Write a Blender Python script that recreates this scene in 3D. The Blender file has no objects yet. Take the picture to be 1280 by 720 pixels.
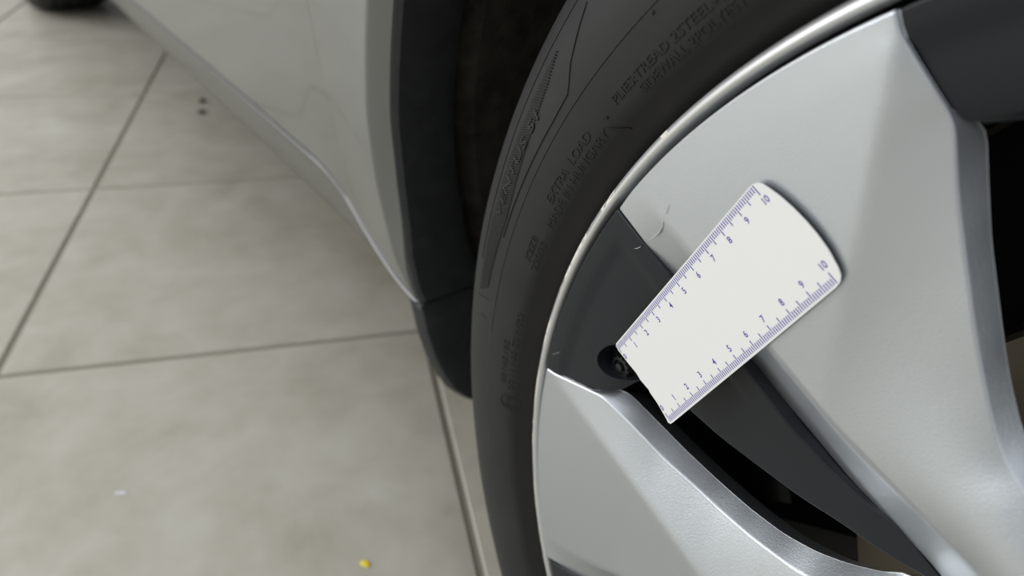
import bpy, bmesh, math, random
from mathutils import Vector, Matrix
import numpy as np

random.seed(7)
rng = np.random.default_rng(7)
scn = bpy.context.scene
COL = scn.collection
PI = math.pi
ZC = 0.35                      # height of the front wheel centre; wheel frame: x to the car's nose, y into the car

# ------------------------------------------------------------------ camera
cam_data = bpy.data.cameras.new('camera')
cam = bpy.data.objects.new('camera', cam_data)
COL.objects.link(cam)
CAM = Vector((-0.0595, -0.1713, 0.601))
RC = ((0.5628605918609918, 0.4798124658534568, -0.6730289382645589),
      (0.8253354878606045, -0.28210062423220367, 0.4891222447258956),
      (0.04482506673494063, -0.8307823032656787, -0.5547895799064559))
m = Matrix(((RC[0][0], -RC[0][1], -RC[0][2], CAM.x),
            (RC[1][0], -RC[1][1], -RC[1][2], CAM.y),
            (RC[2][0], -RC[2][1], -RC[2][2], CAM.z), (0, 0, 0, 1)))
cam.matrix_world = m
cam_data.sensor_width = 36.0
cam_data.lens = 893.6 / 1280 * 36
cam_data.clip_start = 0.01
cam_data.dof.use_dof = True
cam_data.dof.focus_distance = 0.262
cam_data.dof.aperture_fstop = 8.5
scn.camera = cam

# ------------------------------------------------------------------ world: an even overcast sky
world = bpy.data.worlds.new('overcast_sky')
scn.world = world
world.use_nodes = True
nt = world.node_tree
bg = nt.nodes['Background']
tc = nt.nodes.new('ShaderNodeTexCoord')
sx = nt.nodes.new('ShaderNodeSeparateXYZ')
nt.links.new(tc.outputs['Generated'], sx.inputs[0])
rp = nt.nodes.new('ShaderNodeValToRGB')
rp.color_ramp.elements[0].position = 0.0
rp.color_ramp.elements[0].color = (0.27, 0.275, 0.275, 1)
rp.color_ramp.elements[1].position = 1.0
rp.color_ramp.elements[1].color = (1.20, 1.22, 1.27, 1)
nt.links.new(sx.outputs['Z'], rp.inputs[0])
nt.links.new(rp.outputs[0], bg.inputs['Color'])
bg.inputs['Strength'].default_value = 1.0

# the glazed front of the hall, out to the left behind the car's tail side
win_d = bpy.data.lights.new('window_light', 'AREA')
win = bpy.data.objects.new('window_light', win_d)
COL.objects.link(win)
win_d.shape = 'RECTANGLE'; win_d.size = 5.0; win_d.size_y = 2.8
win_d.energy = 165
win.location = (-2.9, -3.8, 2.1)
win.rotation_euler = (Vector((-0.3, 0.2, 0.3)) - Vector((-2.9, -3.8, 2.1))).to_track_quat('-Z', 'Y').to_euler()

scn.view_settings.view_transform = 'Standard'
scn.view_settings.look = 'None'
scn.view_settings.gamma = 1.0
scn.view_settings.use_curve_mapping = False
scn.view_settings.exposure = 0.0

# ------------------------------------------------------------------ helpers
def obj(name, verts, faces, mat, parent=None, smooth=True, loc=None):
    me = bpy.data.meshes.new(name)
    me.from_pydata([tuple(v) for v in verts], [], [tuple(f) for f in faces])
    me.update()
    o = bpy.data.objects.new(name, me)
    COL.objects.link(o)
    for mt in (mat if isinstance(mat, (list, tuple)) else [mat]):
        me.materials.append(mt)
    if smooth:
        me.polygons.foreach_set('use_smooth', [True] * len(me.polygons))
    if parent:
        o.parent = parent
    if loc:
        o.location = loc
    return o

def fix_normals(o):
    bm = bmesh.new(); bm.from_mesh(o.data)
    bmesh.ops.recalc_face_normals(bm, faces=bm.faces)
    bm.to_mesh(o.data); bm.free()
    return o

def sharp(o, deg=35):
    o.data.set_sharp_from_angle(angle=math.radians(deg))
    return o

def empty(name, loc=(0, 0, 0), parent=None):
    o = bpy.data.objects.new(name, None)
    COL.objects.link(o)
    o.location = loc
    if parent: o.parent = parent
    return o

def tag(o, label=None, cat=None, group=None, kind=None):
    for k, v in (('label', label), ('category', cat), ('group', group), ('kind', kind)):
        if v: o[k] = v
    return o

def resample(P, n, smooth=0):
    P = np.array(P, float)
    d = np.r_[0, np.cumsum(np.linalg.norm(np.diff(P, axis=0), axis=1))]
    t = np.linspace(0, d[-1], n)
    Q = np.stack([np.interp(t, d, P[:, i]) for i in range(P.shape[1])], 1)
    for _ in range(smooth):
        Q[1:-1] = 0.5 * Q[1:-1] + 0.25 * (Q[:-2] + Q[2:])
    return Q

def rotz(P, deg):
    """turn wheel-frame points (x, y depth, z) about the axle"""
    P = np.array(P, float); a = math.radians(deg); c, s = math.cos(a), math.sin(a)
    return np.stack([P[:, 0] * c - P[:, 2] * s, P[:, 1], P[:, 0] * s + P[:, 2] * c], 1)

def box(name, lo, hi, mat, parent=None, bev=0.0, loc=None):
    bm = bmesh.new()
    bmesh.ops.create_cube(bm, size=1)
    for v in bm.verts:
        v.co = Vector([lo[i] + (v.co[i] + .5) * (hi[i] - lo[i]) for i in range(3)])
    if bev:
        bmesh.ops.bevel(bm, geom=bm.edges[:], offset=bev, segments=2, affect='EDGES')
    me = bpy.data.meshes.new(name); bm.to_mesh(me); bm.free()
    me.materials.append(mat)
    o = bpy.data.objects.new(name, me); COL.objects.link(o)
    if parent: o.parent = parent
    if loc: o.location = loc
    return o

# ------------------------------------------------------------------ materials
def mat(name, col, rough=0.5, metal=0.0, coat=0.0, coat_rough=0.05, spec=0.5):
    m = bpy.data.materials.new(name); m.use_nodes = True
    b = m.node_tree.nodes['Principled BSDF']
    b.inputs['Base Color'].default_value = (*col, 1)
    b.inputs['Roughness'].default_value = rough
    b.inputs['Metallic'].default_value = metal
    b.inputs['Coat Weight'].default_value = coat
    b.inputs['Coat Roughness'].default_value = coat_rough
    b.inputs['Specular IOR Level'].default_value = spec
    return m

def noise(m, scale, detail=4, rough=0.6, coord='Object', stretch=None):
    nt = m.node_tree
    tc = nt.nodes.new('ShaderNodeTexCoord')
    n = nt.nodes.new('ShaderNodeTexNoise')
    n.inputs['Scale'].default_value = scale
    n.inputs['Detail'].default_value = detail
    n.inputs['Roughness'].default_value = rough
    if stretch:
        mp = nt.nodes.new('ShaderNodeMapping'); mp.inputs['Scale'].default_value = stretch
        nt.links.new(tc.outputs[coord], mp.inputs[0]); nt.links.new(mp.outputs[0], n.inputs[0])
    else:
        nt.links.new(tc.outputs[coord], n.inputs[0])
    return n

def ramp(m, src, stops):
    nt = m.node_tree
    r = nt.nodes.new('ShaderNodeValToRGB')
    e = r.color_ramp.elements
    while len(e) < len(stops): e.new(0.5)
    for i, (p, c) in enumerate(stops):
        e[i].position = p; e[i].color = (*c, 1) if len(c) == 3 else c
    nt.links.new(src, r.inputs[0])
    return r

def bump(m, src, strength, dist):
    nt = m.node_tree
    b = nt.nodes.new('ShaderNodeBump')
    b.inputs['Strength'].default_value = strength
    b.inputs['Distance'].default_value = dist
    nt.links.new(src, b.inputs['Height'])
    nt.links.new(b.outputs[0], nt.nodes['Principled BSDF'].inputs['Normal'])
    return b

def link(m, out, inp):
    m.node_tree.links.new(out, m.node_tree.nodes['Principled BSDF'].inputs[inp])

M = {}
# silver wheel lacquer with fine metal flake
M['silver'] = mat('silver_wheel_paint', (0.565, 0.60, 0.63), 0.35, 0.88, 0.25, 0.12)
n = noise(M['silver'], 1500, 2)
bump(M['silver'], n.outputs['Fac'], 0.22, 0.0003)
# bare rim lip, scuffed along the edge
M['rim_lip'] = mat('rim_lip_silver', (0.74, 0.75, 0.75), 0.42, 0.8, 0.1, 0.1)
M['dark'] = mat('charcoal_insert_plastic', (0.0135, 0.0155, 0.0190), 0.36, 0.0, 0.12, 0.12, 0.24)
n = noise(M['dark'], 2500, 2); bump(M['dark'], n.outputs['Fac'], 0.06, 0.0001)
M['scuff'] = mat('pale_scuff', (0.42, 0.43, 0.42), 0.6)
M['barrel'] = mat('black_barrel_paint', (0.008, 0.008, 0.008), 0.5)
M['screw'] = mat('black_screw', (0.02, 0.02, 0.021), 0.35, 0.3)
M['rubber'] = mat('tyre_rubber', (0.030, 0.031, 0.031), 0.55, 0, 0, 0.1, 0.32)
n = noise(M['rubber'], 25, 6, 0.7)
r = ramp(M['rubber'], n.outputs['Fac'], [(0.35, (0.0145, 0.0155, 0.0155)), (0.7, (0.021, 0.022, 0.0215))])
link(M['rubber'], r.outputs[0], 'Base Color')
n2 = noise(M['rubber'], 1200, 3); bump(M['rubber'], n2.outputs['Fac'], 0.15, 0.0002)
M['bead'] = mat('tyre_rubber_clean', (0.012, 0.0115, 0.011), 0.55, 0, 0, 0.1, 0.35)
M['body'] = mat('silver_body_paint', (0.29, 0.298, 0.302), 0.28, 0.85, 0.5, 0.04)
M['sill'] = mat('darker_grey_sill', (0.17, 0.172, 0.17), 0.34, 0.6, 0.3, 0.08)  # band below the door crease, set in a darker grey than the body
M['clad'] = mat('black_grained_plastic', (0.022, 0.024, 0.025), 0.6, 0, 0, 0.1, 0.35)
n = noise(M['clad'], 60, 6, 0.75)
r = ramp(M['clad'], n.outputs['Fac'], [(0.3, (0.018, 0.0205, 0.021)), (0.55, (0.028, 0.031, 0.032)), (0.8, (0.046, 0.046, 0.042))])
link(M['clad'], r.outputs[0], 'Base Color')
M['liner'] = mat('felt_wheel_liner', (0.022, 0.020, 0.017), 0.95, 0, 0, 0.1, 0.1)
n = noise(M['liner'], 40, 6, 0.7)
r = ramp(M['liner'], n.outputs['Fac'], [(0.3, (0.022, 0.021, 0.019)), (0.75, (0.075, 0.068, 0.054))])
link(M['liner'], r.outputs[0], 'Base Color')
M['under'] = mat('underbody_black', (0.015, 0.015, 0.015), 0.8)
M['glass'] = mat('dark_window_glass', (0.01, 0.012, 0.013), 0.03, 0, 0, 0.1, 0.6)
M['disc'] = mat('brake_disc_steel', (0.36, 0.31, 0.24), 0.45, 0.6)
M['disc_hat'] = mat('brake_hat_grey', (0.10, 0.095, 0.085), 0.6, 0.3)
M['card'] = mat('white_ruler_plastic', (0.80, 0.80, 0.79), 0.42, 0, 0, 0.1, 0.4)
M['card_back'] = mat('dark_magnet_backing', (0.05, 0.045, 0.04), 0.7)
M['ink'] = mat('violet_ink', (0.075, 0.058, 0.36), 0.5)
M['yellow'] = mat('yellow_petal', (0.85, 0.66, 0.02), 0.5)
M['white'] = mat('white_scrap', (0.75, 0.75, 0.85), 0.5)
M['grit'] = mat('dark_grit', (0.05, 0.045, 0.04), 0.8)

# rim lip scuffs: bright scraped metal in patches on the outer shoulder
def lip_material(m):
    nt = m.node_tree
    a = noise(m, 38, 3, 0.6)
    fine = noise(m, 700, 4, 0.8)
    geo = nt.nodes.new('ShaderNodeTexCoord'); sp = nt.nodes.new('ShaderNodeSeparateXYZ')
    nt.links.new(geo.outputs['Object'], sp.inputs[0])
    # radius about the axle
    def mth(op, x, y=None):
        k = nt.nodes.new('ShaderNodeMath'); k.operation = op
        for i, q in enumerate((x, y)):
            if q is None: continue
            if isinstance(q, (int, float)): k.inputs[i].default_value = q
            else: nt.links.new(q, k.inputs[i])
        return k.outputs[0]
    rad = mth('SQRT', mth('ADD', mth('MULTIPLY', sp.outputs['X'], sp.outputs['X']), mth('MULTIPLY', sp.outputs['Z'], sp.outputs['Z'])))
    shoulder = mth('GREATER_THAN', rad, 0.2688)
    patch = mth('MULTIPLY', mth('GREATER_THAN', a.outputs['Fac'], 0.485), mth('LESS_THAN', sp.outputs['Z'], 0.166))
    grain = mth('GREATER_THAN', fine.outputs['Fac'], 0.44)
    mask = mth('MULTIPLY', mth('MULTIPLY', shoulder, patch), grain)
    mix = nt.nodes.new('ShaderNodeMix'); mix.data_type = 'RGBA'
    nt.links.new(mask, mix.inputs['Factor'])
    mix.inputs['A'].default_value = (0.74, 0.75, 0.75, 1); mix.inputs['B'].default_value = (0.92, 0.89, 0.79, 1)
    link(m, mix.outputs['Result'], 'Base Color')
    link(m, mth('ADD', mth('MULTIPLY', mask, 0.3), 0.42), 'Roughness')
    link(m, mth('SUBTRACT', 0.8, mth('MULTIPLY', mask, 0.7)), 'Metallic')
    bump(m, mth('MULTIPLY', mask, fine.outputs['Fac']), 0.8, 0.0008)
lip_material(M['rim_lip'])

# concrete-look porcelain tiles
def tile_material():
    m = mat('greige_porcelain', (0.36, 0.345, 0.29), 0.42, 0, 0, 0.1, 0.45)
    nt = m.node_tree
    oi = nt.nodes.new('ShaderNodeObjectInfo')
    tc = nt.nodes.new('ShaderNodeTexCoord')
    add = nt.nodes.new('ShaderNodeVectorMath'); add.operation = 'ADD'
    sc = nt.nodes.new('ShaderNodeMath'); sc.operation = 'MULTIPLY'; sc.inputs[1].default_value = 37.0
    nt.links.new(oi.outputs['Random'], sc.inputs[0])
    nt.links.new(tc.outputs['Object'], add.inputs[0]); nt.links.new(sc.outputs[0], add.inputs[1])
    def nz(scale, detail, rough, dist=0.0):
        n = nt.nodes.new('ShaderNodeTexNoise')
        n.inputs['Scale'].default_value = scale; n.inputs['Detail'].default_value = detail
        n.inputs['Roughness'].default_value = rough; n.inputs['Distortion'].default_value = dist
        nt.links.new(add.outputs[0], n.inputs[0]); return n
    a = nz(4.5, 6, 0.62, 0.6)
    b = nz(22, 5, 0.6, 0.3)
    mx = nt.nodes.new('ShaderNodeMix'); mx.data_type = 'FLOAT'; mx.inputs['Factor'].default_value = 0.35
    nt.links.new(a.outputs['Fac'], mx.inputs['A']); nt.links.new(b.outputs['Fac'], mx.inputs['B'])
    r = ramp(m, mx.outputs['Result'], [(0.32, (0.350, 0.330, 0.265)), (0.50, (0.440, 0.422, 0.350)), (0.70, (0.520, 0.508, 0.440))])
    link(m, r.outputs[0], 'Base Color')
    c = nz(90, 4, 0.6)
    bump(m, c.outputs['Fac'], 0.12, 0.002)
    return m
M['tile'] = tile_material()
M['grout'] = mat('grey_grout', (0.26, 0.245, 0.195), 0.9, 0, 0, 0.1, 0.2)
n = noise(M['grout'], 60, 4)

# ------------------------------------------------------------------ floor: grout bed + square tiles
TS = 0.5248
TH = 0.3588422
ex = Vector((math.sin(TH), math.cos(TH), 0)); ey = Vector((-math.cos(TH), math.sin(TH), 0))
org = Vector((CAM.x, CAM.y, 0)) + ex * (-0.9537) + ey * 2.3627      # a joint crossing
ang = math.atan2(ex.y, ex.x)
floor = box('floor', (-9, -9, -0.05), (9, 9, -0.0025), M['grout'])
floor.location = (org.x, org.y, 0); floor.rotation_euler = (0, 0, ang)
tag(floor, kind='structure')
def tile_mesh():
    g = 0.0036; c = 0.0016; s = TS
    vs = []
    for (q, z) in ((g, -0.0030), (g, -c), (g + c, 0.0)):
        vs += [(q, q, z), (s - q, q, z), (s - q, s - q, z), (q, s - q, z)]
    fs = [(8, 9, 10, 11)]
    for k in (0, 4):
        for i in range(4):
            j = (i + 1) % 4
            fs.append((k + i, k + j, k + 4 + j, k + 4 + i))
    me = bpy.data.meshes.new('tile'); me.from_pydata(vs, [], fs); me.update(); me.materials.append(M['tile'])
    return me
TM = tile_mesh()
for i in range(-8, 9):
    for j in range(-11, 6):
        o = bpy.data.objects.new('tile', TM); COL.objects.link(o); o.parent = floor
        o.location = (i * TS, j * TS, 0)

# ------------------------------------------------------------------ the car
car = empty('car', (0, 0, 0))
tag(car, 'silver car with black arch cladding and silver and charcoal wheels', 'car')
YAW = math.radians(1.7)        # the front wheel is steered slightly against the body
body = Matrix.Rotation(YAW, 4, 'Z')
def bpt(p):                    # body frame -> world
    return tuple(body @ Vector(p))

# ---- wheel geometry, in millimetres: x to the nose, y depth into the car, z up from the axle
MB = [(-225.2, 0.0, 139.7), (-218.2, 0.0, 138.3), (-208.3, 0.0, 135.3), (-193.0, 0.4, 128.6), (-157.0, 1.5, 113.4), (-144.0, 2.0, 107.6), (-127.7, 2.5, 100.6), (-113.4, 3.0, 96.5), (-97.2, 3.0, 92.5), (-80.7, 3.0, 87.3), (-50, 2, 62)]
ML = [(-230.3, 0.0, 130.3), (-218.8, 1.0, 124.1), (-205.3, 6.0, 111.9), (-167.5, 16.5, 91.9), (-154.4, 19.0, 83.5), (-140.1, 20.5, 76.7), (-123.7, 20.5, 70.5), (-109.6, 20.5, 67.4), (-90.1, 20.0, 62.3), (-54, 12, 46)]
MR = [(-152.2, 0.0, 216.5), (-149.4, 0.5, 211.8), (-144.5, 2.0, 206.6), (-138.4, 4.0, 200.5), (-134.1, 6.0, 196.0), (-132.1, 6.5, 192.8), (-129.0, 7.0, 184.8), (-125.0, 7.5, 175.8), (-118.4, 8.0, 163.2), (-108.9, 8.0, 145.9), (-102.8, 8.0, 135.9), (-95.1, 7.5, 124.5), (-89.3, 7.0, 118.4), (-82.5, 6.0, 114.8), (-52, 4, 96), (-30, 4, 84)]
MS = [(-129.9, 12.5, 195.1), (-128.5, 14.5, 194.2), (-123.6, 14.5, 183.2), (-117.0, 14.5, 168.9), (-110.6, 14.5, 157.2), (-102.0, 14.5, 141.6), (-96.1, 14.0, 132.8), (-90.4, 13.5, 125.3), (-62, 13, 104), (-34, 12, 90)]
LS = [(-227.5, 12.5, 36.5), (-224.4, 15.5, 36.5), (-211.7, 18.2, 31.8), (-191.9, 20.3, 26.7), (-171.9, 22.2, 23.3), (-155.4, 23.0, 22.4), (-140.3, 23.0, 24.2), (-127.2, 22.8, 28.8), (-115.9, 22.5, 35.4), (-104.9, 22.0, 44.2), (-99.1, 22.0, 51.7), (-84, 19, 52)]
MF = [(-149.3, 0.3, 211.8), (-148.4, 0.8, 203.2), (-147.5, 1.2, 193.6), (-146.5, 1.5, 186.6), (-144.7, 2.0, 175.2)]
LB = [(-253.6, 0.0, -85.7), (-242.1, 0.4, -81.4), (-220.3, 1.0, -70.1), (-196.1, 1.8, -54.5), (-172, 3, -42), (-140, 4, -24), (-100, 4, -7), (-70, 3, 4)]
LL = [(-247.6, 0.0, -98.1), (-238.6, 2.0, -96.1), (-224.1, 4.0, -90.8), (-190, 9, -66), (-160, 11, -50), (-130, 12.5, -36), (-90, 13, -20), (-70, 8, -8)]
LR = [(-263.5, 0.0, 27.7), (-258.1, 0.3, 28.1), (-244.5, 2.8, 30.5), (-230.3, 6.0, 32.6), (-212.8, 8.5, 28.1), (-195.6, 11.0, 22.7), (-176.3, 13.5, 20.0), (-163.6, 14.5, 18.4), (-147.4, 14.8, 18.6), (-125.8, 14.0, 22.9), (-98, 12, 41), (-78, 9, 51)]
LF = [(-258.6, 0.3, 27.0), (-243.5, 0.8, 20.7), (-227.2, 1.2, 8.4), (-209.3, 1.5, 1.1), (-192.7, 1.8, -3.7), (-172.6, 2.0, -6.0), (-158.3, 2.0, -7.8)]
D1 = [(-232.1, 0.3, 128.4), (-218.5, 1.2, 121.5), (-203.4, 3.0, 113.1), (-169.1, 11.0, 91.2), (-147.1, 14.5, 77.7), (-130.6, 17.0, 71.0), (-116.7, 18.5, 67.1), (-108.8, 19.5, 66.9), (-92.0, 20.0, 60.0)]
D2 = [(-264.8, 0.5, 27.5), (-249.6, 2.0, 31.0), (-232.5, 4.0, 36.6), (-226.9, 5.0, 39.0), (-221.2, 7.0, 44.4), (-217.8, 9.0, 49.7), (-212.2, 11.0, 55.6), (-202.6, 14.0, 54.4), (-190.3, 16.0, 52.1), (-174.6, 17.0, 50.6), (-155.7, 18.0, 50.5), (-138.5, 19.0, 50.7), (-123.2, 20.0, 52.3), (-110.0, 20.0, 53.8), (-100.7, 20.0, 55.5), (-88, 20.0, 59.0)]

def arc(p, q, n):
    """points on the wheel circle from p to q (mm)"""
    a0, a1 = math.atan2(p[2], p[0]), math.atan2(q[2], q[0])
    if a1 - a0 > PI: a1 -= 2 * PI
    if a0 - a1 > PI: a1 += 2 * PI
    r0, r1 = math.hypot(p[0], p[2]), math.hypot(q[0], q[2])
    t = np.linspace(0, 1, n)
    a = a0 + (a1 - a0) * t; r = r0 + (r1 - r0) * t
    return np.stack([r * np.cos(a), p[1] + (q[1] - p[1]) * t, r * np.sin(a)], 1)

def coons(top, left, right):
    n, k = len(left), len(top)
    bot = left[-1] + (right[-1] - left[-1]) * np.linspace(0, 1, k)[:, None]
    s = np.linspace(0, 1, n)[:, None, None]; c = np.linspace(0, 1, k)[None, :, None]
    return ((1 - c) * left[:, None] + c * right[:, None] + (1 - s) * top[None] + s * bot[None]
            - ((1 - s) * (1 - c) * top[0] + (1 - s) * c * top[-1] + s * (1 - c) * bot[0] + s * c * bot[-1]))

def slab(name, G, thick, mat, parent, rnd=0.9, under=0.0):
    """G: rows x cols x 3 grid in mm (front face); closed solid with rounded rim"""
    G = np.concatenate([G[:1], G[:1] + (G[1:2] - G[:1]) * .12, G[1:]], 0)
    G = np.concatenate([G[:, :1], G[:, :1] + (G[:, 1:2] - G[:, :1]) * .12, G[:, 1:]], 1)
    if not under:
        G = np.concatenate([G[:, :-1], G[:, -1:] + (G[:, -2:-1] - G[:, -1:]) * .12, G[:, -1:]], 1)
    n, k, _ = G.shape
    idx = np.arange(n * k).reshape(n, k)
    V = list(G.reshape(-1, 3)); F = []
    for i in range(n - 1):
        for j in range(k - 1):
            F.append((idx[i, j], idx[i, j + 1], idx[i + 1, j + 1], idx[i + 1, j]))
    per = list(idx[0, :]) + list(idx[1:, k - 1]) + list(idx[n - 1, k - 2::-1]) + list(idx[n - 2:0:-1, 0])
    B = np.array([V[p] for p in per]); nb = len(per)
    T = np.roll(B, -1, 0) - np.roll(B, 1, 0)
    O = np.stack([-T[:, 2], 0 * T[:, 0], T[:, 0]], 1)
    O /= np.linalg.norm(O, axis=1)[:, None] + 1e-9
    cen = B.mean(0)
    area = 0.5 * np.sum(B[:, 0] * np.roll(B[:, 2], -1) - B[:, 2] * np.roll(B[:, 0], -1))
    if area > 0: O = -O
    prev = per
    wr = np.full((nb, 1), rnd); wb = np.full((nb, 1), rnd)
    if under:
        wr[k + 4:k + n - 1] = .12; wb[k + 4:k + n - 1] = -under
    rings = [(0.38, 0.10), (0.70, 0.32), (0.92, 0.66), (1.0, 1.0)]
    for (o_, d_) in rings:
        base = len(V)
        V += list(B + O * (wr * o_) + wr * d_ * np.array([[0, 1.0, 0]]))
        cur = list(range(base, base + nb))
        for i in range(nb):
            j = (i + 1) % nb
            F.append((prev[i], prev[j], cur[j], cur[i]))
        prev = cur
    base = len(V)
    V += list(B + O * wb + np.array([0, thick, 0]))
    cur = list(range(base, base + nb))
    for i in range(nb):
        j = (i + 1) % nb
        F.append((prev[i], prev[j], cur[j], cur[i]))
    if under:
        o = obj(name, np.array(V) / 1000.0, F, mat, parent)
        return sharp(fix_normals(o), 38)
    b2 = len(V)
    H = G.copy(); H[..., 1] += thick
    V += list(H.reshape(-1, 3))
    idx2 = idx + b2
    for i in range(n - 1):
        for j in range(k - 1):
            F.append((idx2[i, j], idx2[i + 1, j], idx2[i + 1, j + 1], idx2[i, j + 1]))
    per2 = list(idx2[0, :]) + list(idx2[1:, k - 1]) + list(idx2[n - 1, k - 2::-1]) + list(idx2[n - 2:0:-1, 0])
    for i in range(nb):
        j = (i + 1) % nb
        F.append((cur[i], cur[j], per2[j], per2[i]))
    V = np.array(V) / 1000.0
    o = obj(name, V, F, mat, parent)
    return fix_normals(o)

def seg_dist(P, A, B):
    """signed distance of xz points to line AB (positive to the right of A->B)"""
    d = np.array([B[0] - A[0], B[2] - A[2]]); d /= np.linalg.norm(d)
    w = np.stack([P[..., 0] - A[0], P[..., 2] - A[2]], -1)
    return -(d[0] * w[..., 1] - d[1] * w[..., 0])

def pull_in(P):
    P = [np.array(q, float) for q in P]
    for i, f in ((0, .0030), (1, .0012)):
        P[i] = P[i] * np.array([1 - f, 1, 1 - f])
    return P

def spoke_grid(Bp, Lp, Rp, Fp, scoop, Sp, corner, f0, f1):
    n = 64; k = 44; na = 18
    Bp, Lp, Rp = pull_in(Bp), pull_in(Lp), pull_in(Rp)
    Bq, Lq = resample(Bp, n, 2), resample(Lp, n, 2)
    Rq = np.concatenate([resample(Rp[:corner + 1], na + 1)[:-1], resample(Rp[corner:], n - na)])
    Rq[1:-1] = 0.5 * Rq[1:-1] + 0.25 * (Rq[:-2] + Rq[2:])
    G = coons(arc(Bp[0], Rp[0], k), Bq, Rq)
    # crease: flat from the bevel to the facet line, then falling away to the right edge
    A, Bn = np.array(Fp[0]), np.array(Fp[-1])
    sgn = np.sign(seg_dist(np.array(Rq[n // 2]), A, Bn))
    d = seg_dist(G, A, Bn) * sgn
    d = 0.5 * (d + np.sqrt(d * d + 1.0))                   # soft maximum with zero
    dR = np.maximum(d[:, -1:], 1e-3)
    w = np.clip(d / dR, 0, 1)
    c = np.linspace(0, 1, k)[None, :]
    s = np.linspace(0, 1, n)[:, None]
    fade = np.clip((s - f0) / (f1 - f0), 0, 1); fade = fade * fade * (3 - 2 * fade)
    w = w * (1 - fade) + c * fade
    y = Bq[:, 1:2] + (Rq[:, 1:2] - Bq[:, 1:2]) * w
    hubw = np.clip((s - 0.46) / 0.5, 0, 1); hubw = hubw * hubw * (3 - 2 * hubw)
    y = y - scoop * hubw * (4 * c * (1 - c))              # swells towards the hub
    G[..., 1] = y
    # bevel strip between the lower edge and the crease
    m_ = 6
    st = np.zeros((n, m_, 3))
    top = arc(Lp[0], Bp[0], m_ + 1)
    for j in range(m_):
        f = j / m_
        st[:, j] = Lq + (Bq - Lq) * f
        st[:6, j] = st[:6, j] + (top[j] - st[0, j]) * np.linspace(1, 0, 6)[:, None]
    # side flank: opens from the corner of the right edge towards the hub
    Sb = resample(Sp, n - na, 1)
    Tn = np.gradient(Rq, axis=0); On = np.stack([-Tn[:, 2], 0 * Tn[:, 0], Tn[:, 0]], 1)
    On /= np.linalg.norm(On, axis=1)[:, None]
    if np.dot(On[n // 2], Rq[n // 2] - Bq[n // 2]) < 0: On = -On
    Sq = np.concatenate([Rq[:na] + On[:na] * 0.9 + np.array([0, 1.2, 0]), Sb])
    Sq[na - 3:na] = resample(np.array([Sq[na - 3], Sq[na]]), 4)[:3]
    r1 = Rq + On * 0.45 + np.array([0, 0.12, 0])
    r2 = Rq + On * 0.80 + np.array([0, 0.45, 0])
    G = np.concatenate([G[:, :-1], G[:, -1:] + (G[:, -2:-1] - G[:, -1:]) * .15, G[:, -1:]], 1)
    fl = [r1, r2] + [r2 + (Sq - r2) * f for f in (0.08, 0.3, 0.55, 0.8, 0.95, 1.0)]
    return np.concatenate([st, G, np.stack(fl, 1)], 1)

def insert_grid(D2, D1):
    n, k = 64, 40
    D2, D1 = pull_in(D2), pull_in(D1)
    left, right = resample(D2, n, 1), resample(D1, n, 1)
    G = coons(arc(D2[0], D1[0], k), left, right)
    s = np.linspace(0, 1, n)[:, None]
    # shallow inner panel set back from the outer and the upper edge
    r = np.hypot(G[..., 0], G[..., 2])
    dist = np.minimum(265.5 - r, np.linalg.norm(G - right[:, None], axis=2))
    t = np.clip((dist - 7) / 5, 0, 1); t = t * t * (3 - 2 * t)
    G[..., 1] += 1.1 * t * np.clip((0.55 - s) / 0.2, 0, 1)
    return G

# ---- rim: lip, well and barrel turned on the axle; carries the rest of the wheel
def lathe(prof, n=256, close=False):
    V = []; F = []
    for i in range(n):
        a = 2 * PI * i / n; c, s = math.cos(a), math.sin(a)
        for (r, y) in prof: V.append((r * c, y, r * s))
    k = len(prof)
    for i in range(n):
        i2 = (i + 1) % n
        for j in range(k - 1):
            F.append((i * k + j, i2 * k + j, i2 * k + j + 1, i * k + j + 1))
        if close: F.append((i * k + k - 1, i2 * k + k - 1, i2 * k, i * k))
    return V, F

rim_prof = [(.2700, .012), (.2715, .006), (.2717, .0032), (.2715, .0017), (.2709, .0004), (.2700, -.0004), (.2689, -.0009), (.2680, -.0008), (.2674, .0000), (.2670, .0020),
            (.2668, .0060), (.2667, .012), (.2600, .020), (.2500, .030), (.2460, .060), (.2380, .090), (.2370, .190), (.2500, .212), (.2650, .216), (.2710, .219)]
def set_lip(o, npf, n, nlip):
    k = npf - 1
    idx = [0 if (i % k) < nlip else 1 for i in range(n * k)]
    o.data.polygons.foreach_set('material_index', idx)

V, F = lathe(rim_prof)
wheel = obj('front_wheel', V, F, [M['rim_lip'], M['barrel']], car, loc=(0, 0, ZC))
set_lip(wheel, len(rim_prof), 256, 10)
wheel['label'] = 'silver and charcoal alloy wheel with scuffed rim lip'

# ---- tyre
tyre_prof = [(.2690, .020), (.2700, .012), (.2725, .0075), (.2760, .0020), (.2795, -.0020), (.2812, -.0042), (.2826, -.0056), (.2850, -.0066), (.2900, -.0078), (.2960, -.0086),
             (.2999, -.0089), (.3001, -.0086), (.3060, -.0087), (.3120, -.0080), (.3180, -.0066), (.3240, -.0044), (.3300, -.0012), (.3350, .0022), (.3390, .0058), (.3425, .0100), (.3450, .0140), (.3466, .0200), (.3480, .0300)]
def tyre_y(r):
    p = [q for q in tyre_prof if q[0] >= .2725]
    return float(np.interp(r, [q[0] for q in p], [q[1] for q in p]))
tread = []
for y0 in (.052, .088, .130, .166):
    tread += [(.3505, y0), (.3440, y0 + .001), (.3440, y0 + .009), (.3505, y0 + .010)]
tyre_full = tyre_prof + [(.3495, .040)] + tread + [(.3495, .184), (.3450, .206), (.3350, .220), (.3000, .230), (.2780, .226), (.2690, .214)]
V, F = lathe(tyre_full, 288)
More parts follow.
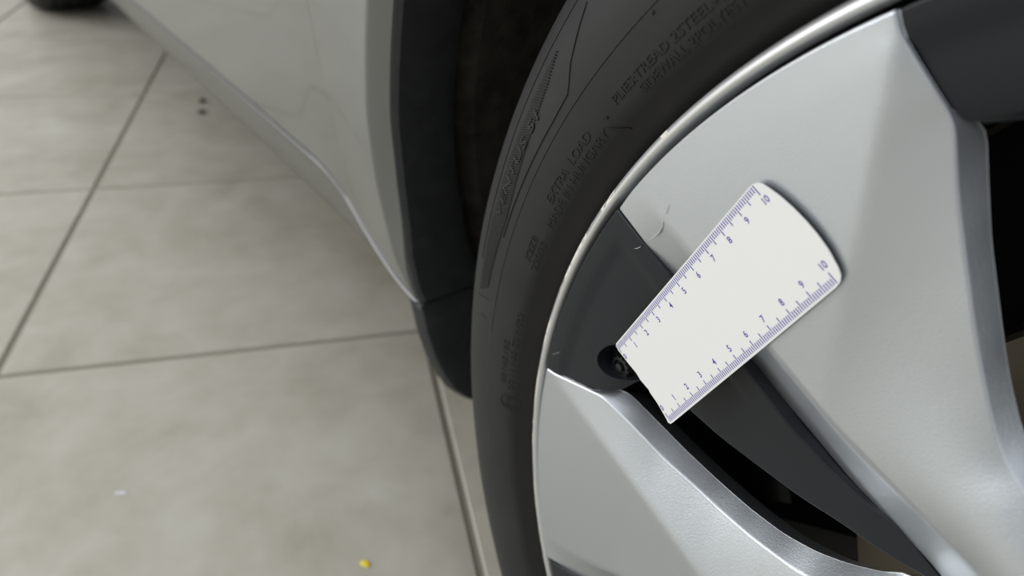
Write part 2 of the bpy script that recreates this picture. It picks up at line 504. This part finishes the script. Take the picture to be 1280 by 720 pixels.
tyre = obj('tyre', V, F, [M['rubber'], M['bead']], wheel)
k = len(tyre_full) - 1
tyre.data.polygons.foreach_set('material_index', [1 if (i % k) < 5 else 0 for i in range(288 * k)])
sharp(tyre, 40)
tyre['label'] = 'black rubber tyre with raised sidewall lettering'

# ---- spokes
spoke0 = slab('spoke', spoke_grid(MB, ML, MR, MF, 4.5, MS, 5, .34, .72), 14, M['silver'], wheel, .8, 9.0)
spoke1 = slab('spoke', spoke_grid(LB, LL, LR, LF, 2.0, LS, 3, .85, 1.2), 14, M['silver'], wheel, .8, 9.0)
STEP = 360 / 7
for j in range(1, 6):
    o = spoke0.copy(); COL.objects.link(o); o.parent = wheel
    o.rotation_euler = (0, math.radians(STEP * j), 0)

# ---- charcoal inserts with a screw pocket each
POCKET = [(-217, 0, 71), (-224, 0, 68), (-230, 0, 63.5), (-234.3, 0, 57), (-235.3, 0, 52), (-233.5, 0, 48.5), (-229, 0, 47.4), (-222, 0, 48.6), (-216, 0, 51.5), (-204, 0, 57), (-200, 0, 72)]
def make_insert(D2, D1, turn):
    ins = slab('wheel_insert', insert_grid(D2, D1), 11, M['dark'], wheel, 0.8)
    prof = [(q[0], q[2]) for q in resample(rotz(POCKET, turn), 44, 3)]
    bm = bmesh.new()
    lo = [bm.verts.new((x / 1000, -.010, z / 1000)) for x, z in prof]
    hi = [bm.verts.new((x / 1000, .0135, z / 1000)) for x, z in prof]
    bm.faces.new(lo); bm.faces.new(hi[::-1])
    for i in range(len(prof)):
        j = (i + 1) % len(prof)
        bm.faces.new((lo[i], lo[j], hi[j], hi[i]))
    bmesh.ops.recalc_face_normals(bm, faces=bm.faces)
    cm = bpy.data.meshes.new('pocket_cutter'); bm.to_mesh(cm); bm.free()
    cutter = bpy.data.objects.new('pocket_cutter', cm); COL.objects.link(cutter); cutter.parent = wheel
    md = ins.modifiers.new('pocket', 'BOOLEAN'); md.operation = 'DIFFERENCE'; md.object = cutter; md.solver = 'EXACT'
    bpy.context.view_layer.update()
    dg = bpy.context.evaluated_depsgraph_get()
    me = bpy.data.meshes.new_from_object(ins.evaluated_get(dg))
    ins.modifiers.clear(); ins.data = me
    bpy.data.objects.remove(cutter)
    sharp(ins, 50)
    return ins
ins = make_insert(D2, D1, 0)
U2 = [(-150.2, 0.5, 217.6), (-148.8, 1.0, 214.2), (-143.5, 3.0, 207.6), (-137.1, 5.0, 200.6), (-131.7, 7.0, 196.2), (-128.8, 8.0, 196.1), (-124.3, 9.0, 198.0), (-120.4, 9.5, 200.5), (-114, 10.5, 200)]
ins2 = make_insert(U2 + [tuple(q) for q in rotz(D2[7:], -49.5)], [tuple(q) for q in rotz(D1, -50.5)], -49.5)

# serrated flange screw
def screw_mesh():
    V = []; F = []
    N = 48
    def ring(r, y, teeth=0.0):
        b = len(V)
        for i in range(N):
            a = 2 * PI * i / N
            rr = r * (1 - (teeth if (i // 2) % 2 else 0))
            V.append((rr * math.cos(a), y, rr * math.sin(a)))
        return b
    rs = [ring(.0056, .004), ring(.0056, .0005, .14), ring(.0052, -.0008, .14), ring(.0036, -.0010), ring(.0034, .0004), ring(.0022, .0004), ring(.0020, -.0018), ring(.0008, -.0022)]
    for a, b in zip(rs, rs[1:]):
        for i in range(N):
            j = (i + 1) % N
            F.append((a + i, a + j, b + j, b + i))
    F.append(tuple(rs[-1] + i for i in range(N)))
    o = obj('screw', V, F, M['screw'], wheel)
    fix_normals(o); sharp(o, 30)
    return o
screw = screw_mesh()
screw.location = (-.2262, .0110, .0515); screw.scale = (1.0, 1.0, 1.0)
for j in range(1, 7):
    for src in ((ins, screw) if j > 1 else (screw,)):
        o = src.copy(); COL.objects.link(o); o.parent = wheel
        a = math.radians(49.5 + 51.84 * (j - 1))
        o.rotation_euler = (0, a, 0)
        o.location = Matrix.Rotation(a, 3, 'Y') @ src.location

# ---- light scuff marks left on the lacquer and the plastic
for pts, w in [([(-206.73, -0.4, 142.0), (-207.03, -0.4, 140.03), (-207.35, -0.4, 138.04)], 0.09), ([(-207.99, -0.2, 134.88), (-208.18, -0.2, 132.25), (-209.52, -0.2, 129.35), (-211.39, -0.2, 126.8), (-213.37, -0.2, 124.5)], 0.3), ([(-209.32, -0.2, 132.02), (-209.95, -0.2, 129.47), (-211.83, -0.2, 126.92)], 0.16), ([(-219.65, 0.2, 117.81), (-218.1, 0.2, 118.77), (-216.71, 0.2, 120.34)], 0.16), ([(-240.09, 0.8, 111.89), (-238.14, 0.8, 111.96), (-235.98, 0.8, 113.4)], 0.09), ([(-260.65, 0.2, 38.94), (-257.84, 0.2, 41.37), (-255.15, 0.2, 44.18)], 0.08)]:
    Q = resample(pts, 9, 1); V = []; F = []
    T = np.gradient(Q, axis=0); Nn = np.stack([-T[:, 2], 0 * T[:, 0], T[:, 0]], 1); Nn /= np.linalg.norm(Nn, axis=1)[:, None]
    for i in range(len(Q)):
        ww = w * (0.35 + 0.65 * math.sin(PI * (i + .5) / len(Q)))
        for sg, up in ((-1, .12), (0, -.05), (1, .12)):
            V.append((Q[i] + Nn[i] * ww * sg + [0, up, 0]) / 1000)
    for i in range(len(Q) - 1):
        for k_ in (0, 1): F.append((i * 3 + k_, i * 3 + 3 + k_, i * 3 + 4 + k_, i * 3 + 1 + k_))
    fix_normals(obj('scuff', V, F, M['scuff'], wheel))

# ---- hub
V, F = lathe([(.0, .004), (.030, .004), (.031, .005), (.033, .010), (.060, .008), (.084, .010), (.092, .016), (.094, .045), (.0, .046)], 128)
hub = obj('hub', V, F, M['silver'], wheel); fix_normals(hub); sharp(hub, 40)

# ---- brake disc and its hat behind the spokes
V, F = lathe([(.095, .122), (.100, .120), (.155, .120), (.157, .122), (.157, .142), (.095, .142)], 128)
o = obj('brake_disc', V, F, M['disc'], wheel); fix_normals(o); sharp(o, 30)
V, F = lathe([(.0, .075), (.092, .075), (.096, .079), (.096, .12), (.0, .121)], 96)
o = obj('brake_hat', V, F, M['disc_hat'], wheel); fix_normals(o); sharp(o, 30)
# suspension arm behind the disc
AP = np.array([[-221.1, 145.0, -125.3], [-184.7, 145.0, -100.6], [-162.1, 145.0, -85.3], [-141.6, 145.0, -72.1], [-126.6, 145.0, -62.9]])
DN = np.array([(-.012, 0, -.045)]) * 1000
V = list(AP / 1000) + list((AP + DN) / 1000) + list((AP + [0, 18, 0]) / 1000) + list((AP + DN + [0, 18, 0]) / 1000)
F = []
for i in range(len(AP) - 1):
    n_ = len(AP)
    F += [(i, i + 1, n_ + i + 1, n_ + i), (2 * n_ + i, 3 * n_ + i, 3 * n_ + i + 1, 2 * n_ + i + 1), (i, 2 * n_ + i, 2 * n_ + i + 1, i + 1), (n_ + i, n_ + i + 1, 3 * n_ + i + 1, 3 * n_ + i)]
F += [(0, n_, 3 * n_, 2 * n_), (n_ - 1, 3 * n_ - 1, 4 * n_ - 1, 2 * n_ - 1)]
o = obj('suspension_arm', V, F, M['disc_hat'], wheel, smooth=False); fix_normals(o)
V, F = lathe([(.0, .165), (.232, .165), (.232, .168), (.0, .168)], 96)
o = obj('dust_shield', V, F, M['under'], wheel); fix_normals(o); sharp(o, 30)

# ---- sidewall lettering, raised from the rubber and bent round the tyre
def text_mesh(body_txt, size, extr, offs=0.0):
    cu = bpy.data.curves.new('txt', 'FONT'); cu.body = body_txt; cu.size = size; cu.extrude = extr; cu.offset = offs
    cu.resolution_u = 3
    to = bpy.data.objects.new('txt', cu); COL.objects.link(to)
    dg = bpy.context.evaluated_depsgraph_get()
    me = bpy.data.meshes.new_from_object(to.evaluated_get(dg))
    bpy.data.objects.remove(to); bpy.data.curves.remove(cu)
    return me

def sidewall_text(txt, a0, a1, rbase, height, raise_=.00035, weight=0.0):
    """letters from angle a0 to a1 (degrees, clockwise), tops outward"""
    me = text_mesh(txt, 1.0, 0.5, weight)
    bm = bmesh.new(); bm.from_mesh(me)
    es = [e for e in bm.edges if e.calc_length() > 0.12]
    bmesh.ops.subdivide_edges(bm, edges=es, cuts=2)
    xs = [v.co.x for v in bm.verts]; ys = [v.co.y for v in bm.verts]
    x0, x1 = min(xs), max(xs); y0, y1 = 0.0, 0.70
    for v in bm.verts:
        u = (v.co.x - x0) / (x1 - x0); w = (v.co.y - y0) / (y1 - y0)
        a = math.radians(a0 + (a1 - a0) * u); r = rbase + w * height
        yy = tyre_y(r) - (raise_ if v.co.z > 0 else -raise_)
        v.co = (r * math.cos(a), yy, r * math.sin(a))
    bmesh.ops.recalc_face_normals(bm, faces=bm.faces)
    m2 = bpy.data.meshes.new('sidewall_lettering'); bm.to_mesh(m2); bm.free()
    bpy.data.meshes.remove(me)
    m2.materials.append(M['rubber'])
    o = bpy.data.objects.new('sidewall_lettering', m2); COL.objects.link(o); o.parent = wheel
    return o
sidewall_text('PLIES:TREAD 2STEEL+2POLYESTER', 143.6, 126.5, .2871, .0031)
sidewall_text('SIDEWALL 2POLYESTER', 141.2, 130.4, .2826, .0031)
sidewall_text('EXTRA  LOAD', 155.4, 147.3, .2871, .0036)
sidewall_text('MADE IN HUNGARY', 157.6, 145.9, .2824, .0033)
sidewall_text('K2ZB', 162.6, 159.6, .2864, .0032)
sidewall_text('22033', 163.2, 159.6, .2820, .0030)
sidewall_text('0214510S', 179.2, 173.4, .2868, .0032)
sidewall_text('0211146 S2WR2', 179.6, 169.0, .2820, .0032)
sidewall_text('E4', 182.2, 180.6, .2828, .0036)
sidewall_text('VENTUS S1', 162.0, 150.8, .3118, .0046, .0006)
# circle round the approval mark, and the mould mark beside HUNGARY
def ring_on_tyre(ac, rc, ra, w, name='approval_ring'):
    V = []; F = []; N = 40
    for i in range(N):
        t = 2 * PI * i / N
        for q, up in ((ra - w, 0), (ra - w, 1), (ra, 1), (ra, 0)):
            r = rc + q * math.sin(t); a = math.radians(ac) + q * 0.95 * math.cos(t) / rc
            V.append((r * math.cos(a), tyre_y(r) - (.0004 if up else -.0004), r * math.sin(a)))
    for i in range(N):
        j = (i + 1) % N
        for s in range(3):
            F.append((i * 4 + s, j * 4 + s, j * 4 + s + 1, i * 4 + s + 1))
    o = obj(name, V, F, M['rubber'], wheel, smooth=False); return fix_normals(o)
ring_on_tyre(181.4, .2845, .0052, .0007)
def bar_on_tyre(pts, w, name='mould_mark', up=.0006):
    V = []; F = []
    P = resample(pts, 40 if name != 'mould_mark' else 8)
    for i, (a, r) in enumerate(P):
        q = P[min(i + 1, len(P) - 1)] - P[max(i - 1, 0)]
        d = np.array([q[0] * PI / 180 * r, q[1]]); d /= np.linalg.norm(d); nrm = np.array([-d[1], d[0]])
        for s, h in ((-1, 0), (-.6, 1), (.6, 1), (1, 0)):
            rr = r + nrm[1] * w * s; aa = math.radians(a) + nrm[0] * w * s / r
            V.append((rr * math.cos(aa), tyre_y(rr) - (up if h else -.0004), rr * math.sin(aa)))
    for i in range(len(P) - 1):
        for s in range(3):
            F.append((i * 4 + s, i * 4 + 4 + s, i * 4 + 5 + s, i * 4 + 1 + s))
    o = obj(name, V, F, M['rubber'], wheel, smooth=False); return fix_normals(o)
bar_on_tyre([(145.7, .2847), (144.5, .2795)], .00035)
bar_on_tyre([(145.1, .2868), (144.9, .2868)], .0005)
bar_on_tyre([(137.3, .2985), (137.1, .2985)], .0006)
# raised brand panel edge on the shoulder and the mould lines round the tyre
bar_on_tyre([(142.0, .3225), (145.3, .3118), (146.7, .3052), (149.5, .3046), (155.3, .3050), (163, .3054)], .0003, 'panel_edge', .0004)
bar_on_tyre([(132, .3288), (143, .3286), (149.4, .3266), (153.4, .3250), (160.6, .3220), (168, .3205)], .00025, 'mould_line', .0003)
bar_on_tyre([(172.0, .3180), (171.3, .3110), (171.0, .3070)], .0003, 'panel_edge', .0004)
bar_on_tyre([(174.6, .3180), (173.6, .3120), (173.2, .3060)], .0003, 'panel_edge', .0004)
bar_on_tyre([(122, .3003), (150, .3003), (174, .3003)], .0002, 'mould_line', .0004)
# fine radial ribbing on the shoulder band
V = []; F = []
a = 146.4
while a < 170.5:
    r0 = float(np.interp(a, [145.9, 148.7, 152.8, 159.1, 162.1, 170.5], [.3226, .3168, .3124, .3082, .3066, .3085]))
    r1 = float(np.interp(a, [145.9, 148, 152.4, 156.7, 164, 170.5], [.3230, .3222, .3205, .3200, .3184, .3170]))
    if r1 - r0 > .0006:
        b = len(V)
        for r in np.linspace(r0, r1, 5):
            for da, up in ((-.085, 0), (-.045, 1), (.025, 1), (.065, 0)):
                aa = math.radians(a + da + 187 * (r - (r0 + r1) / 2))
                V.append((r * math.cos(aa), tyre_y(r) - (.0006 if up else -.0002), r * math.sin(aa)))
        for q in range(4):
            for s in range(3):
                i0 = b + q * 4 + s
                F.append((i0, i0 + 4, i0 + 5, i0 + 1))
    a += .245
o = obj('shoulder_ribs', V, F, M['rubber'], wheel, smooth=False); fix_normals(o); o['kind'] = 'stuff'

# ---- rear wheel: same wheel further back, only its tread and shoulder come into view
rw = wheel.copy(); COL.objects.link(rw); rw.name = 'rear_wheel'; rw.parent = car
rw.location = bpt((-2.93, .015, ZC)); rw.rotation_euler = (0, math.radians(20), YAW)
rw['label'] = 'matching wheel at the far end of the car'
for ch in list(wheel.children):
    if ch.name.split('.')[0] in ('tyre', 'spoke', 'wheel_insert', 'hub'):
        o = ch.copy(); COL.objects.link(o); o.parent = rw

# ------------------------------------------------------------------ body of the car (body frame: x to the nose, y into the car)
RA = 0.46
RE = RA + .0062
ZF = [.285, .33, .39, .44, .47, .50, .60, .75, .90, 1.00]
YF = [.047, .033, .022, .015, .013, .011, .005, .003, .009, .023]
ZD = [.285, .325, .36, .42, .50, .60, .75, .90, 1.00]
YD = [.066, .055, .047, .036, .027, .018, .010, .014, .028]
XS = -.56
def side_y(x, z):
    t = min(max((-.46 - x) / .20, 0), 1); t = t * t * (3 - 2 * t)
    if x < -2.3:
        t2 = min(max((-2.2 - x) / .3, 0), 1); t = t * (1 - t2)
    return float(np.interp(z, ZF, YF)) * (1 - t) + float(np.interp(z, ZD, YD)) * t
def sill_z(x):
    return float(np.interp(-x, [.44, .455, .49, .535, .582, .67, .9, 1.5, 2.5], [.2905, .2912, .294, .3055, .324, .329, .330, .326, .322]))
XR = -2.93
def edge_x(z, cx, sgn):
    return cx + sgn * math.sqrt(max(RE * RE - (z - ZC) ** 2, 0))

def panel(name, xa, xb, zt=1.0, nx=26, nz=30, zlow=None):
    """side panel between x limits given as functions of z"""
    V = []; F = []
    for i in range(nx + 1):
        for j in range(nz + 1):
            s = j / nz
            u = i / nx
            x = None
            zb = None
            x_guess = xa(.4) + (xb(.4) - xa(.4)) * u
            zb = sill_z(x_guess) if zlow is None else zlow(x_guess)
            z = zb + (zt - zb) * s
            x = xa(z) + (xb(z) - xa(z)) * u
            V.append(bpt((x, side_y(x, z), z)))
    k = nz + 1
    for i in range(nx):
        for j in range(nz):
            F.append((i * k + j, (i + 1) * k + j, (i + 1) * k + j + 1, i * k + j + 1))
    o = obj(name, V, F, M['body'], car)
    md = o.modifiers.new('thickness', 'SOLIDIFY'); md.thickness = .0025; md.offset = -1
    es = o.modifiers.new('edges', 'EDGE_SPLIT'); es.split_angle = math.radians(30)
    return o
XG = -.545
fz = lambda z: edge_x(z, 0, -1) if z < ZC + RA else 0
panel('front_fender', lambda z: XG + .0003, lambda z: edge_x(min(z, .80), 0, -1), .80, 22, 40)
panel('front_fender_top', lambda z: XG + .0003, lambda z: .62, 1.0, 40, 8, lambda x: .80)
panel('front_bumper_corner', lambda z: edge_x(min(z, .80), 0, 1), lambda z: .62, .80, 16, 40, lambda x: .29)
panel('front_door', lambda z: -1.50, lambda z: XG - .0003, 1.0, 50, 30)
panel('rear_door', lambda z: -2.35, lambda z: -1.504, 1.0, 30, 24)
panel('rear_quarter', lambda z: -2.354, lambda z: edge_x(min(z, .80), XR, 1) if z > .29 else XR + RA, .80, 12, 30)
panel('rear_quarter_top', lambda z: -3.75, lambda z: -2.354, 1.0, 30, 8, lambda x: .80)
panel('rear_bumper_corner', lambda z: -3.75, lambda z: edge_x(min(z, .80), XR, -1), .80, 12, 30, lambda x: .29)

# sill below the crease: rolls under towards the floor
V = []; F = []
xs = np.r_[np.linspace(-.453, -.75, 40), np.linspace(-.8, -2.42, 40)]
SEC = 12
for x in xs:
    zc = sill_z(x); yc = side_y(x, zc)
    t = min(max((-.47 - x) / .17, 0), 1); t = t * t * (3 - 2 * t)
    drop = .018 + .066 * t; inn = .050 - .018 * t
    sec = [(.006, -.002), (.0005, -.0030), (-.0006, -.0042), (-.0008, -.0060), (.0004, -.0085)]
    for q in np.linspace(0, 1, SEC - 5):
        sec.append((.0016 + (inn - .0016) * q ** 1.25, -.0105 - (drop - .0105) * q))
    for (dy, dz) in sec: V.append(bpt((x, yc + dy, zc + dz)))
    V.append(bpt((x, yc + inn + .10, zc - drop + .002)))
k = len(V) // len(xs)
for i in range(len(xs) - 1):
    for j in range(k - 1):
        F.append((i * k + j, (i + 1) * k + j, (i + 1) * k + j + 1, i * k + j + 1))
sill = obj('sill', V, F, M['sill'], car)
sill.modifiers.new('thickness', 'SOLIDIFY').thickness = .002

# wheel arch: painted return lip, black cladding, lower flap and liner
def arch_edge_y(a):
    z = ZC + RA * math.sin(a)
    return side_y(-RA * math.cos(a) if math.cos(a) > 0 else .46, max(z, .285)) - .003
def arch_band(name, a0, a1, n, secs, mat, cx=0.0, thick=.003):
    """secs: function(angle) -> list of (radius, y offset)"""
    V = []; F = []
    for i in range(n + 1):
        a = math.radians(a0 + (a1 - a0) * i / n)
        y0 = arch_edge_y(a)
        sc = secs(math.degrees(a))
        for (r, dy) in sc:
            V.append(bpt((cx - r * math.cos(a), y0 + dy, ZC + r * math.sin(a))))
    k = len(sc)
    for i in range(n):
        for j in range(k - 1):
            F.append((i * k + j, (i + 1) * k + j, (i + 1) * k + j + 1, i * k + j + 1))
    o = obj(name, V, F, mat, car)
    md = o.modifiers.new('thickness', 'SOLIDIFY'); md.thickness = thick; md.offset = 1
    es = o.modifiers.new('edges', 'EDGE_SPLIT'); es.split_angle = math.radians(30)
    fix_normals(o)
    return sharp(o, 40)
def lip_w(a):
    t = min(max((a + 8.5) / 17.0, 0), 1)
    return .0165 * max(1 - (1 - t) ** 2, .32)
def lip(a):
    w = lip_w(a)
    p0 = np.array([RE - .0006, .0040]); p1 = np.array([RA - .0012, max(.001 + w, .0062)])
    return [(RE + .002, .0020), (RE, .0031), tuple(p0), tuple(p0 + (p1 - p0) * .2), tuple(p0 + (p1 - p0) * .94), tuple(p1), (RA + .004, p1[1] + .001)]
arch_band('arch_lip', -7.4, 187, 160, lip, M['body'])
clad = lambda a: [(RA + .004, .0008 + lip_w(a)), (RA - .0015, .0012 + lip_w(a)), (RA - .0030, .0024 + lip_w(a)), (RA - .0034, .010 + lip_w(a)), (RA - .0038, .050), (RA - .002, .0560), (RA + .003, .0580), (RA + .012, .0585)]
arch_band('arch_cladding', -7.3, 187, 160, clad, M['clad'])
def flap(a):
    cut = float(np.interp(-a, [7.5, 11, 14.1, 16.5, 18.3, 19.6, 20.6, 21.4, 22.0], [.0, .0025, .0070, .0130, .0200, .0290, .0390, .0520, .070]))
    inn = .060 + max(0, (-a - 7.9)) * .004
    w = max(inn - cut, .004)
    return [(RA + .012, cut), (RA + .002, cut + .0005), (RA - .0022, cut + .002), (RA - .0034, cut + .006), (RA - .0036, cut + w * .6), (RA - .003, cut + w * .97), (RA + .001, cut + w)]
arch_band('mud_flap', -22.0, -7.75, 44, flap, M['clad'])
liner = lambda a: [(RA + .008, .056), (RA + .010, .070), (RA + .004, .080), (RA + .006, .110), (RA + .012, .130), (RA + .012, .180), (RA + .008, .200), (RA + .014, .225), (RA + .014, .40), (RA - .2, .41), (0.05, .41)]
arch_band('wheel_liner', -24, 200, 120, liner, M['liner'])
for nm, sc, mt, r0, r1 in (('arch_lip', lip, M['body'], -7.4, 187), ('arch_cladding', clad, M['clad'], -7.3, 187), ('wheel_liner', liner, M['liner'], -24, 200)):
    arch_band(nm, r0, r1, 80, sc, mt, XR)

# rest of the shell: underbody, bonnet, glasshouse, roof, far side
def plate(name, quads, mat_):
    V = []; F = []
    for q in quads:
        b = len(V); V += [bpt(p) for p in q]; F.append(tuple(range(b, b + len(q))))
    o = obj(name, V, F, mat_, car, smooth=False)
    return o
YW = 1.83
plate('underbody', [[(-.50, .10, .235), (-.50, YW - .10, .235), (-2.42, YW - .10, .235), (-2.42, .10, .235)],
                    [(.50, .10, .26), (.75, .10, .30), (.75, YW - .1, .30), (.50, YW - .1, .26)],
                    [(-.5, .42, .235), (.5, .42, .26), (.5, YW - .42, .26), (-.5, YW - .42, .235)],
                    [(-2.42, .42, .235), (-2.42, YW - .42, .235), (-3.7, YW - .42, .30), (-3.7, .42, .30)]], M['under'])
plate('bonnet', [[(-.72, .03, 1.0), (.62, .02, 1.0), (.86, .25, .86), (.86, YW - .25, .86), (.62, YW - .02, 1.0), (-.72, YW - .03, 1.0)]], M['body'])
plate('front_bumper', [[(.62, .02, 1.0), (.62, .002, .8), (.62, .03, .3), (.88, .25, .3), (.88, .25, .86)],
                       [(.88, .25, .86), (.88, .25, .3), (.88, YW - .25, .3), (.88, YW - .25, .86)],
                       [(.62, YW - .02, 1.0), (.62, YW, .8), (.62, YW - .03, .3), (.88, YW - .25, .3), (.88, YW - .25, .86)]], M['body'])
plate('rear_bumper', [[(-3.75, .02, 1.0), (-3.75, .002, .3), (-3.75, YW, .3), (-3.75, YW - .02, 1.0)]], M['body'])
plate('side_glass', [[(-.75, .03, 1.0), (-1.45, .20, 1.50), (-2.95, .22, 1.46), (-3.5, .04, 1.0)]], M['glass'])
plate('side_glass', [[(-.75, YW - .03, 1.0), (-1.45, YW - .20, 1.50), (-2.95, YW - .22, 1.46), (-3.5, YW - .04, 1.0)]], M['glass'])
plate('windscreen', [[(-.72, .03, 1.0), (-.72, YW - .03, 1.0), (-1.45, YW - .2, 1.5), (-1.45, .2, 1.5)]], M['glass'])
plate('rear_screen', [[(-3.75, .03, 1.0), (-3.75, YW - .03, 1.0), (-2.95, YW - .22, 1.46), (-2.95, .22, 1.46)]], M['glass'])
plate('roof', [[(-1.45, .2, 1.5), (-1.9, .22, 1.55), (-2.95, .22, 1.46), (-2.95, YW - .22, 1.46), (-1.9, YW - .22, 1.55), (-1.45, YW - .2, 1.5)]], M['body'])
plate('far_side', [[(-.5, YW, .3), (-2.42, YW, .3), (-2.42, YW, 1.0), (-.5, YW, 1.0)], [(-.5, YW, .8), (.62, YW, .8), (.62, YW, 1), (-.5, YW, 1)], [(-2.42, YW, .8), (-3.75, YW, .8), (-3.75, YW, 1), (-2.42, YW, 1)]], M['body'])
for xx in (0.0, -2.93):                      # far wheels carry the other side
    V, F = lathe(tyre_full, 64)
    o = obj('far_tyre', V, F, M['rubber'], car)
    o.location = bpt((xx, YW - .015, ZC)); o.rotation_euler = (0, 0, PI + YAW)

# ------------------------------------------------------------------ the ruler
RO = Vector((-0.2162, -0.0013, 0.0717 + ZC))
X = Vector((0.442, -0.0098, 0.897)).normalized()
Y = Vector((0.8959, 0.0544, -0.4408)); Y = (Y - X * Y.dot(X)).normalized()
N = X.cross(Y)
outline = [(0.5, -4.0), (-0.6, -3.4), (-1.0, -1.4), (-0.6, 5.5), (-0.1, 10.0), (-0.5, 13.5), (-0.1, 16.5), (0.2, 18.4), (-0.2, 19.4), (-0.4, 24.8), (-1.5, 31.2), (-2.0, 32.8), (-1.2, 33.8), (1.3, 33.9),
           (36.4, 33.9), (65.2, 33.9), (98.5, 33.8), (100.8, 33.4), (102.4, 32.2), (103.4, 30.2), (104.9, 24.7), (105.5, 19.5), (105.6, 15.0), (105.3, 9.5), (104.6, 4.5), (103.6, 0.5), (102.9, -1.6), (101.9, -2.9), (100.4, -3.7), (98.5, -3.9), (60, -3.95), (23.0, -4.0)]
def ruler_slab(name, pts, t0, t1, mats, parent):
    V = [(u / 1000, v / 1000, t0) for u, v in pts] + [(u / 1000, v / 1000, t1) for u, v in pts]
    n_ = len(pts)
    F = [tuple(range(n_)), tuple(range(2 * n_ - 1, n_ - 1, -1))] + [(i, (i + 1) % n_, n_ + (i + 1) % n_, n_ + i) for i in range(n_)]
    o = obj(name, V, F, mats, parent, smooth=False)
    return fix_normals(o)
ruler = ruler_slab('ruler', outline, 0.0, 0.0005, M['card'], None)
ruler.matrix_world = Matrix(((X.x, Y.x, N.x, RO.x), (X.y, Y.y, N.y, RO.y), (X.z, Y.z, N.z, RO.z), (0, 0, 0, 1)))
tag(ruler, 'flat white ruler with violet centimetre scales lying across the wheel spoke', 'ruler')
cen = (52, 15)
ruler_slab('magnet_backing', [(cen[0] + (u - cen[0]) * .985, cen[1] + (v - cen[1]) * .96) for u, v in outline], 0.0005, 0.0012, M['card_back'], ruler)
def ticks(side):
    V = []; F = []
    for i in range(101):
        L = 3.6 if i % 10 == 0 else (3.6 if i % 5 == 0 else 2.1)
        if i % 10 == 0: L = 3.7
        hw = 0.20
        u = float(i)
        if side == 0: v0, v1 = -3.45, -3.45 + L
        else: v0, v1 = 33.1, 33.1 - L
        b = len(V)
        V += [((u - hw) / 1000, v0 / 1000, -.00004), ((u + hw) / 1000, v0 / 1000, -.00004), ((u + hw) / 1000, v1 / 1000, -.00004), ((u - hw) / 1000, v1 / 1000, -.00004)]
        F.append((b, b + 1, b + 2, b + 3))
    return obj('scale_ticks', V, F, M['ink'], ruler, smooth=False)
ticks(0); ticks(1)
def numeral(t, u, v, rot):
    me = text_mesh(t, 1.0, 0.0, 0.018)
    me.name = 'numeral'
    xs = [q.co.x for q in me.vertices]; ys = [q.co.y for q in me.vertices]
    cx_, cy_ = (min(xs) + max(xs)) / 2, (min(ys) + max(ys)) / 2
    h = 2.45 / (max(ys) - min(ys))
    for q in me.vertices:
        a, b = (q.co.x - cx_) * h * .86, (q.co.y - cy_) * h
        if rot: a, b = -a, -b
        # front of the card looks along -N; v grows downwards on the face
        q.co = ((u + a) / 1000, (v - b) / 1000, -.00004)
    me.materials.clear(); me.materials.append(M['ink'])
    o = bpy.data.objects.new('numeral', me); COL.objects.link(o); o.parent = ruler
for i in range(11):
    numeral(str(i), i + .25, 0, 0) if False else numeral(str(i), i * 10 + .4, 2.3, False)
    numeral(str(i), i * 10 + .4, 27.0, False)

# ------------------------------------------------------------------ bits on the floor
def blob(name, loc, rx, ry, h, mat_, label, cat, rot=0.0, seed=1):
    r_ = np.random.default_rng(seed)
    V = []; F = []; N_ = 14
    for k_, (s, z) in enumerate(((.80, 0), (1, .35), (.85, .75), (.45, 1.0))):
        for i in range(N_):
            a = 2 * PI * i / N_
            q = s * (1 + .16 * math.sin(2 * a + seed) + .10 * math.sin(3 * a + 2 * seed))
            V.append((rx * q * math.cos(a), ry * q * math.sin(a), h * z))
    for k_ in range(3):
        for i in range(N_):
            j = (i + 1) % N_
            F.append((k_ * N_ + i, k_ * N_ + j, (k_ + 1) * N_ + j, (k_ + 1) * N_ + i))
    F.append(tuple(3 * N_ + i for i in range(N_))); F.append(tuple(range(N_ - 1, -1, -1)))
    o = obj(name, V, F, mat_)
    o.location = loc; o.rotation_euler = (0, 0, rot)
    tag(o, label, cat)
    return o
blob('petal', (-.4692, -.0278, 0), .0045, .0040, .0016, M['yellow'], 'small yellow petal lying on the tiles near the front wheel', 'petal', .3, 1)
blob('paper_scrap', (-.6794, -.2025, 0), .0060, .0018, .0008, M['white'], 'tiny white paper scrap on the tile away from the car', 'scrap', 1.1, 2)
blob('gravel_chip', (-1.8107, .1736, 0), .010, .009, .006, M['grit'], 'dark gravel chip by the sill, farther from the front wheel', 'gravel', .2, 3)
blob('gravel_chip', (-1.7378, .1528, 0), .011, .009, .006, M['grit'], 'dark gravel chip by the sill, nearer to the front wheel', 'gravel', .9, 4)
